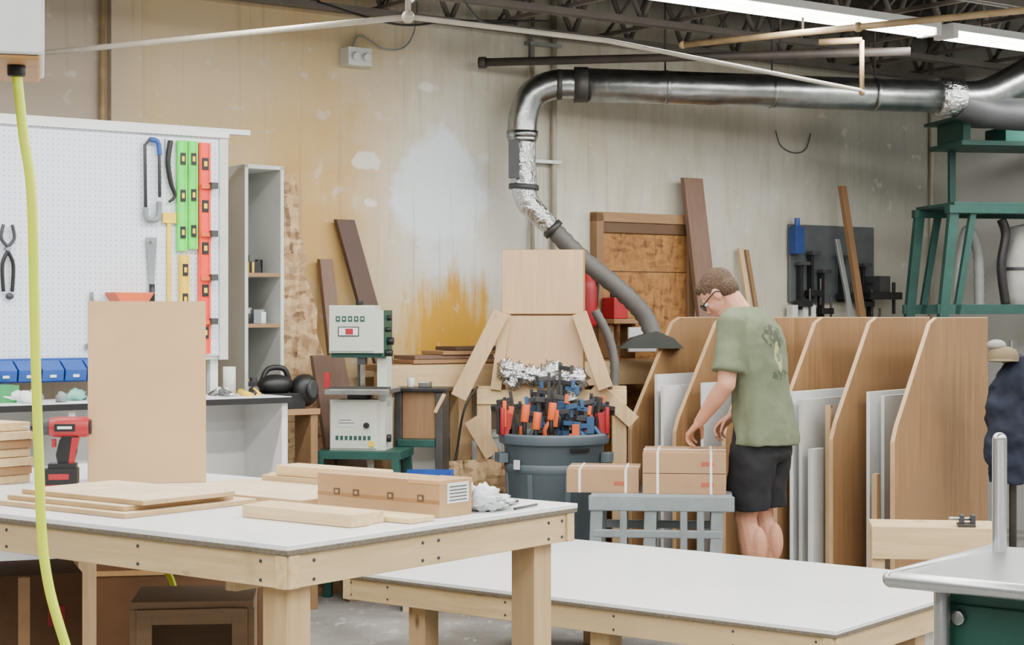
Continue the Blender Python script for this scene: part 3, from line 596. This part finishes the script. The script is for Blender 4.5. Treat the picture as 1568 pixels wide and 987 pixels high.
sh(-1.36,.25,1.0,1.02); sh(-1.42,.3,.9,1.0,offwhite); sh(-1.47,.1,.14,.6,pineZ,.03)
r.done(.001)
# ---------------------------------------------------------------- cart with boxes
b=B('plastic_sawhorse_bench',(.74,8.66,0),-6)
b.bx(-.34,.34,-.20,.22,.60,.632,grey); b.bx(-.35,.35,-.215,-.195,.55,.625,grey); b.bx(-.35,.35,.205,.225,.55,.625,grey)
for x in (-.31,-.05,.27):
    for y in (-.19,.2):
        b.beam((x-.02,y*1.05,0),(x,y,.6),.06,.03,grey)
for z in (.42,.27,.1):
    b.bx(-.33,.29,-.21,-.18,z,z+.04,grey); b.bx(-.33,.29,.19,.22,z,z+.04,grey)
for x in (-.2,.09,.17): b.bx(x,x+.035,-.212,-.18,.1,.6,grey)
b.bx(-.31,.28,-.2,.2,.2,.215,grey)
b.done(.006)
cm=M('carton','A3815F',.7,var=.06); lr=M('label_red','A85038')
def carton(name,x0,x1,y0,y1,z0,z1,par=((.74,8.66,0),-6)):
    o=B(name,*par); o.bx(x0,x1,y0,y1,z0,z1,cm)
    for f in (.18,.82):
        x=x0+(x1-x0)*f; o.bx(x-.006,x+.006,y0-.002,y1+.002,z0,z1+.002,strap)
    ym=(y0+y1)/2; o.bx(x0-.002,x1+.002,ym-.006,ym+.006,z0,z1+.003,strap); o.bx(x0+.01,x1-.01,ym-.03,ym+.03,z1,z1+.001,tape)
    o.bx(x1-.12,x1-.06,y0-.0015,y0,z0+.035,z0+.055,lr); o.done(.003)
carton('shipping_carton',-.09,.31,-.19,.25,.633,.73); carton('shipping_carton',-.09,.31,-.19,.25,.733,.83); carton('shipping_carton',-.46,-.11,-.16,.2,.633,.745)
# ---------------------------------------------------------------- man
man=bpy.data.objects.new('man',None); scene.collection.objects.link(man); man.location=(1.24,8.72,0); man.rotation_euler=(0,0,RAD(150))
skin=M('skin','C68D72',.5,var=.06,scale=20); hairm=M('hair_brown','54402F',.85,var=.4,scale=90,bmp=.6)
def shirtmat():
    m,nt,b=newmat('olive_tshirt'); v=mapping(nt); col=mixc(nt,ramp(nt,nz(nt,v,5),.3,.7),c('646C54'),c('6C745B'))
    s=nt.nodes.new('ShaderNodeSeparateXYZ'); nt.links.new(v,s.inputs[0]); n=nz(nt,v,30,3,.6)
    def el(cy,cz,ry,rz):
        a=mth(nt,'DIVIDE',mth(nt,'SUBTRACT',s.outputs[1],cy),ry); bb=mth(nt,'DIVIDE',mth(nt,'SUBTRACT',s.outputs[2],cz),rz)
        return mth(nt,'LESS_THAN',mth(nt,'ADD',mth(nt,'MULTIPLY',a,a),mth(nt,'MULTIPLY',bb,bb)),1.0)
    back=mth(nt,'LESS_THAN',s.outputs[0],-.02); sp=ramp(nt,n,.47,.53); sp2=ramp(nt,n,.44,.5)
    col=mixc(nt,mth(nt,'MULTIPLY',mth(nt,'MULTIPLY',mth(nt,'MULTIPLY',el(.02,1.39,.12,.06),back),sp),.8),col,c('363F2D'))
    col=mixc(nt,mth(nt,'MULTIPLY',mth(nt,'MULTIPLY',mth(nt,'MULTIPLY',el(.02,1.20,.09,.025),back),sp),.7),col,c('39432F'))
    col=mixc(nt,mth(nt,'MULTIPLY',mth(nt,'MULTIPLY',mth(nt,'MULTIPLY',el(.03,1.29,.03,.075),back),sp2),.85),col,c('B3AF7C'))
    nt.links.new(col,b.inputs['Base Color']); b.inputs['Roughness'].default_value=.9; return m
shirtm=shirtmat(); shortm=M('black_shorts','121319',.8,var=.2)
def remesh(o,vx,it=6,disp=None):
    r_=o.modifiers.new('r','REMESH'); r_.mode='VOXEL'; r_.voxel_size=vx; r_.use_smooth_shade=True
    s_=o.modifiers.new('s','SMOOTH'); s_.factor=.5; s_.iterations=it
    if disp:
        for sc,st in disp:
            tx=bpy.data.textures.new('w','CLOUDS'); tx.noise_scale=sc; tx.noise_depth=1
            d_=o.modifiers.new('d','DISPLACE'); d_.texture=tx; d_.strength=st; d_.mid_level=.5; d_.texture_coords='LOCAL'
HT=Matrix.Translation((.228,0,1.600))@Matrix.Rotation(RAD(8),4,'Z')@Matrix.Rotation(RAD(45),4,'Y')
HR=HT.to_3x3().to_4x4()
def hp(x,y,z): return HT@Vector((x,y,z))
bd=B('body',parent=man)
bd.ell((0,0,.93),(.10,.155,.10),skin); bd.ell((0,0,1.08),(.095,.14,.14),skin); bd.ell((.02,0,1.28),(.10,.155,.16),skin); bd.ell((.045,0,1.42),(.085,.165,.07),skin)
bd.cap((.065,0,1.44),hp(-.03,0,-.05),.062,.055,skin)
bd.ell(hp(-.01,0,.03),(.097,.076,.086),skin,HR); bd.ell(hp(.028,0,-.03),(.062,.06,.075),skin,HR); bd.ell(hp(.03,0,-.075),(.055,.05,.04),skin,HR)
bd.ell(hp(.068,0,-.098),(.022,.022,.016),skin,HR); bd.cap((.086,0,.005),(.105,0,-.028),.008,.012,skin,HT); bd.ell(hp(.098,0,-.034),(.014,.017,.009),skin,HR)
bd.ell(hp(.082,0,-.058),(.012,.024,.006),skin,HR); bd.ell(hp(.080,0,-.070),(.012,.021,.007),skin,HR); bd.ell(hp(.078,0,.022),(.014,.05,.01),skin,HR)
for sg in (1,-1):
    bd.ell(hp(-.005,sg*.080,-.008),(.02,.009,.032),skin,HR); bd.ell(hp(.06,sg*.035,-.025),(.025,.02,.02),skin,HR)
    bd.cap((0,sg*.09,.90),(.045,sg*.105,.50),.088,.058,skin); bd.cap((.045,sg*.105,.50),(.01,sg*.105,.34),.056,.058,skin); bd.cap((.01,sg*.105,.34),(.0,sg*.105,.10),.056,.036,skin); bd.ell((-.02,sg*.105,.36),(.05,.05,.10),skin)
    bd.cap((0,sg*.105,.06),(.13,sg*.12,.03),.034,.026,skin)
SHL=Vector((.085,.175,1.445)); ELL=Vector((.085,.245,1.16)); WRL=Vector((.26,.175,.965))
SHR=Vector((.10,-.175,1.445)); ELR=Vector((.11,-.26,1.17)); WRR=Vector((.22,-.16,.985))
for a,b_,w_ in ((SHL,ELL,WRL),(SHR,ELR,WRR)):
    bd.cap(a,b_,.058,.046,skin); bd.cap(b_,b_.lerp(w_,.3),.045,.046,skin); bd.cap(b_.lerp(w_,.3),w_,.046,.028,skin)
def hand(bd,wr,d,n,thumbdir):
    d=Vector(d).normalized(); n=Vector(n); n=(n-d*n.dot(d)).normalized(); s_=d.cross(n)
    if s_.dot(Vector(thumbdir))<0: s_=-s_
    wr=Vector(wr)
    lens=[.078,.088,.082,.064]
    for i in range(4):
        off=(1.5-i)*.0215
        base=wr+d*.005+s_*off*.55; kn=wr+d*(.088-abs(i-1)*.004)+s_*off-n*.003
        bd.cap(base,kn,.0165,.0115,skin)
        L=lens[i]; p=kn; ang=RAD(18+4*i); sp=(1.5-i)*.07
        for q,(fr,da) in enumerate(((.45,38),(.3,34),(.25,22))):
            dr=(d*math.cos(ang)+n*math.sin(ang)+s_*sp).normalized(); p2=p+dr*L*fr
            bd.cap(p,p2,.0095-.0009*q,.0088-.0009*q,skin); p=p2; ang+=RAD(da)
    a=wr+d*.02+s_*.02+n*.004; b2=a+(d*.62+s_*.62+n*.35).normalized()*.045; c2=b2+(d*.85+s_*.2+n*.5).normalized()*.034; d2=c2+(d*.8-s_*.05+n*.6).normalized()*.026
    bd.cap(a,b2,.016,.0125,skin); bd.cap(b2,c2,.0115,.0105,skin); bd.cap(c2,d2,.0105,.0085,skin)
hand(bd,WRL,(.62,-.25,-.62),(-.35,-.25,-.85),(0,-1,0)); hand(bd,WRR,(.62,.22,-.62),(-.35,.3,-.85),(0,1,0))
o=bd.done(merge=False); remesh(o,.0042,5)
sb=B('tshirt',parent=man)
sb.loft([(-.025,0,.855,.150,.208),(-.025,0,.90,.148,.206),(-.016,0,1.0,.134,.192),(.0,0,1.12,.125,.187),(.022,0,1.25,.129,.2),(.04,0,1.36,.130,.215),(.053,0,1.43,.115,.205),(.064,0,1.48,.095,.16),(.072,0,1.515,.074,.095),(.08,0,1.53,.062,.066)],shirtm,96,.035)
for sh_,el_ in ((SHL,ELL),(SHR,ELR)):
    e2=sh_.lerp(el_,.80); sb.tube([sh_+Vector((0,-.04 if sh_.y>0 else .04,.01)),sh_,sh_.lerp(el_,.35),e2],[.078,.079,.078,.086],shirtm,20,False)
o=sb.done(merge=False); remesh(o,.007,4,[(.17,.03),(.06,.008)])
st=B('shorts',parent=man)
st.loft([(0,0,.97,.12,.17),(0,0,.88,.13,.19),(-.005,0,.80,.13,.19),(.0,0,.77,.11,.18)],shortm)
for sg in (1,-1): st.loft([(0,sg*.09,.86,.115,.098),(.01,sg*.098,.75,.115,.10),(.03,sg*.105,.63,.108,.10),(.035,sg*.108,.535,.112,.102)],shortm)
o=st.done(merge=False); remesh(o,.008,4,[(.09,.02)])
hb=B('hair',parent=man); hb.ell(hp(-.020,0,.046),(.098,.083,.082),hairm,HR); hb.ell(hp(-.05,0,.005),(.060,.077,.078),hairm,HR); hb.ell(hp(.04,0,.082),(.045,.06,.035),hairm,HR)
o=hb.done(merge=False); remesh(o,.006,2,[(.012,.006)])
gl=B('glasses',parent=man)
for sg in (1,-1):
    pts=[hp(.102,sg*.034+.026*math.cos(a),.002+.019*math.sin(a)) for a in [2*math.pi*k/14 for k in range(15)]]
    gl.tube(pts,.003,black,6,False); gl.tube([hp(.10,sg*.060,.004),hp(.05,sg*.078,.006),hp(-.01,sg*.089,.006),hp(-.025,sg*.088,-.01)],.0032,black,6)
    gl.ell(hp(.078,sg*.031,.002),(.012,.014,.009),white,HR); gl.ell(hp(.087,sg*.031,.0),(.005,.006,.006),black,HR)
gl.tube([hp(.102,-.01,.004),hp(.106,0,.006),hp(.102,.01,.004)],.003,black,6); gl.done()
sh2=B('shoes',parent=man)
for sg in (1,-1):
    sh2.cap((-.04,sg*.105,.05),(.16,sg*.122,.035),.048,.038,darkgrey); sh2.box((.055,sg*.113,.0125),(.29,.095,.025),white); sh2.cyl((0,sg*.105,.06),(0,sg*.105,.15),.046,white)
sh2.done()
# ---------------------------------------------------------------- steel cart (right foreground)
K0=(.885,4.1,0)
k=B('stainless_cart',K0,AR)
k.bx(.0,.62,-.95,0,.875,.895,brushed); k.cyl((0,0,.882),(.62,0,.882),.02,brushed); k.cyl((0,-.95,.882),(0,0,.882),.02,brushed)
k.ell((0,0,.882),.0205,brushed)
for x,y in ((.08,-.09),(.54,-.09),(.08,-.85),(.54,-.85)): k.cyl((x,y,.0),(x,y,.875),.019,brushed)
k.cyl((.52,-.05,.88),(.52,-.05,1.18),.0185,brushed); k.ell((.52,-.05,1.18),.0185,brushed)
k.bx(.06,.56,-.87,-.07,.25,.27,brushed)
k.done(.001)
k=B('green_tool_chest',K0,AR); k.bx(.12,.5,-.8,-.05,.272,.845,green)
for z in (.30,.48,.66): k.bx(.112,.12,-.78,-.07,z,z+.16,green); k.bx(.10,.112,-.55,-.30,z+.12,z+.135,steel)
k.cyl((.112,-.12,.79),(.095,-.12,.79),.018,steel); k.done(.004)
k=B('low_wood_bench',(1.95,8.22,0),-8); k.bx(-.27,.30,-.12,.12,.49,.52,pineX); k.bx(-.27,.30,-.15,-.12,.37,.52,pineX); k.bx(-.27,.30,.12,.15,.40,.52,pineX)
for x in (-.24,.26):
    for y in (-.1,.1): k.bx(x-.03,x+.03,y-.03,y+.03,0,.49,pineZ)
k.bx(.12,.20,-.13,-.05,.52,.535,steeld); k.bx(.13,.15,-.12,-.06,.535,.575,darkgrey); k.bx(.18,.2,-.12,-.06,.535,.575,darkgrey); k.cyl((.08,-.09,.555),(.18,-.09,.555),.008,steel); k.done(.003)
# ---------------------------------------------------------------- green rack on right
g=B('green_steel_rack',(2.80,11.0,0),10)
g.bx(-.08,1.1,-.04,.04,2.13,2.18,greend); g.bx(-.08,1.1,.5,.56,2.13,2.18,greend)
for y in (0,.53):
    g.beam((-.15,y,1.1),(-.04,y,2.14),.06,.05,greend); g.beam((-.15,y,1.12),(-.15,y,0),.06,.05,greend); g.beam((-.02,y,1.5),(.09,y,2.14),.04,.04,greend)
    g.bx(-.15,1.1,y-.02,y+.02,1.5,1.56,greend); g.bx(.98,1.04,y-.03,y+.03,0,2.7,greend)
g.bx(-.05,1.05,-.04,.56,2.18,2.2,greend)
g.bx(.02,1.1,.0,.5,2.56,2.59,greend); g.bx(-.02,1.1,.0,.5,2.72,2.74,greend); g.bx(.05,.10,.05,.45,2.58,2.73,greend); g.bx(.14,.18,.45,.49,2.2,2.56,greend)
g.bx(.35,.6,.08,.38,2.591,2.69,M('bin_teal','1f7566'))
g.tube([(.10,.25,1.56),(.12,.25,1.85),(.17,.25,2.04),(.24,.25,1.9),(.25,.25,1.56)],.035,M('hose_grey','8d908e'),12,True,.02)
g.lathe([(0,1.56),(.13,1.56),(.15,1.62),(.16,1.8),(.15,1.98),(.10,2.06),(0,2.08)],(.56,.25,0),M('filter_bag','A9AAA6',.9,bmp=.4),24,False); g.cyl((.56,.25,1.78),(.56,.25,1.80),.165,darkgrey,24)
g.tube([(.36,.1,1.56),(.33,.1,1.8),(.36,.1,2.0),(.33,.1,2.1)],.03,black,10)
g.done(.004)
c_=B('coat_stand',(2.68,9.40,0)); c_.cyl((0,0,0),(0,0,1.36),.02,steeld); c_.lathe([(0,0),(.2,0),(.2,.02),(.03,.04),(0,.04)],(0,0,0),steeld,24,False); c_.cyl((-.12,0,1.27),(.2,0,1.27),.01,steeld); c_.done()
c_=B('navy_jacket',(2.70,9.34,0)); c_.loft([(0,0,.60,.16,.10),(.0,0,.8,.17,.11),(-.01,0,1.0,.165,.11),(.0,0,1.15,.15,.10),(.02,0,1.22,.11,.08),(.03,0,1.28,.05,.05)],navy,64,.06)
c_.cap((-.13,-.03,1.10),(-.15,-.07,.74),.05,.05,navy); c_.cap((.13,-.02,1.12),(.15,-.05,.80),.05,.045,navy); o=c_.done(merge=False); remesh(o,.01,3,[(.12,.07),(.05,.015)])
c_=B('tan_cloth_cap',(2.60,9.30,1.30)); capt=M('cap_tan','776A50',.85); capw=M('cap_grey','9B9B93',.85)
c_.lathe([(.08,-.05),(.082,-.02),(.066,.012),(.03,.028),(0,.03)],(0,0,0),capt,24,False); c_.ell((-.03,-.07,-.045),(.07,.07,.008),capt); c_.ell((-.03,.02,.035),(.05,.06,.03),capw); c_.cyl((0,0,-.05),(.06,.09,-.05),.01,steeld); c_.done()
# ---------------------------------------------------------------- hanging reel and hose
h=B('hose_reel_housing',(-1.118,4.2,0),15); h.bx(-.7,0,0,.45,2.12,2.55,white); h.bx(-.69,-.01,.01,.44,2.108,2.12,M('reel_base_orange','B98A55')); 
for x in (-.55,-.12):
    for y in (.1,.35): h.cyl((x,y,2.55),(x,y,3.7),.008,steeld,8)
h.cyl((-.066,.121,2.08),(-.066,.121,2.12),.022,black); h.done(.006)
h=B('yellow_air_hose'); h.tube([(-1.213,4.3,2.10),(-1.197,4.3,1.948),(-1.176,4.3,1.788),(-1.168,4.3,1.468),(-1.158,4.3,1.148),(-1.144,4.3,.893),(-1.093,4.3,.69),(-.98,4.32,.35),(-.9,4.4,.05),(-1.1,4.5,.014),(-1.4,4.4,.014)],.0122,hosey,12); h.done()
# ---------------------------------------------------------------- world + camera
wd=bpy.data.worlds.new('world'); scene.world=wd; wd.use_nodes=True
bg=wd.node_tree.nodes['Background']; bg.inputs[0].default_value=(.98,.96,.93,1); bg.inputs[1].default_value=.38
cam=bpy.data.cameras.new('camera'); co=bpy.data.objects.new('camera',cam); scene.collection.objects.link(co)
co.location=(0,0,1.5); co.rotation_euler=(RAD(90),0,0); cam.sensor_width=36; cam.lens=61.76; cam.shift_y=-.0083; cam.clip_end=100
scene.camera=co
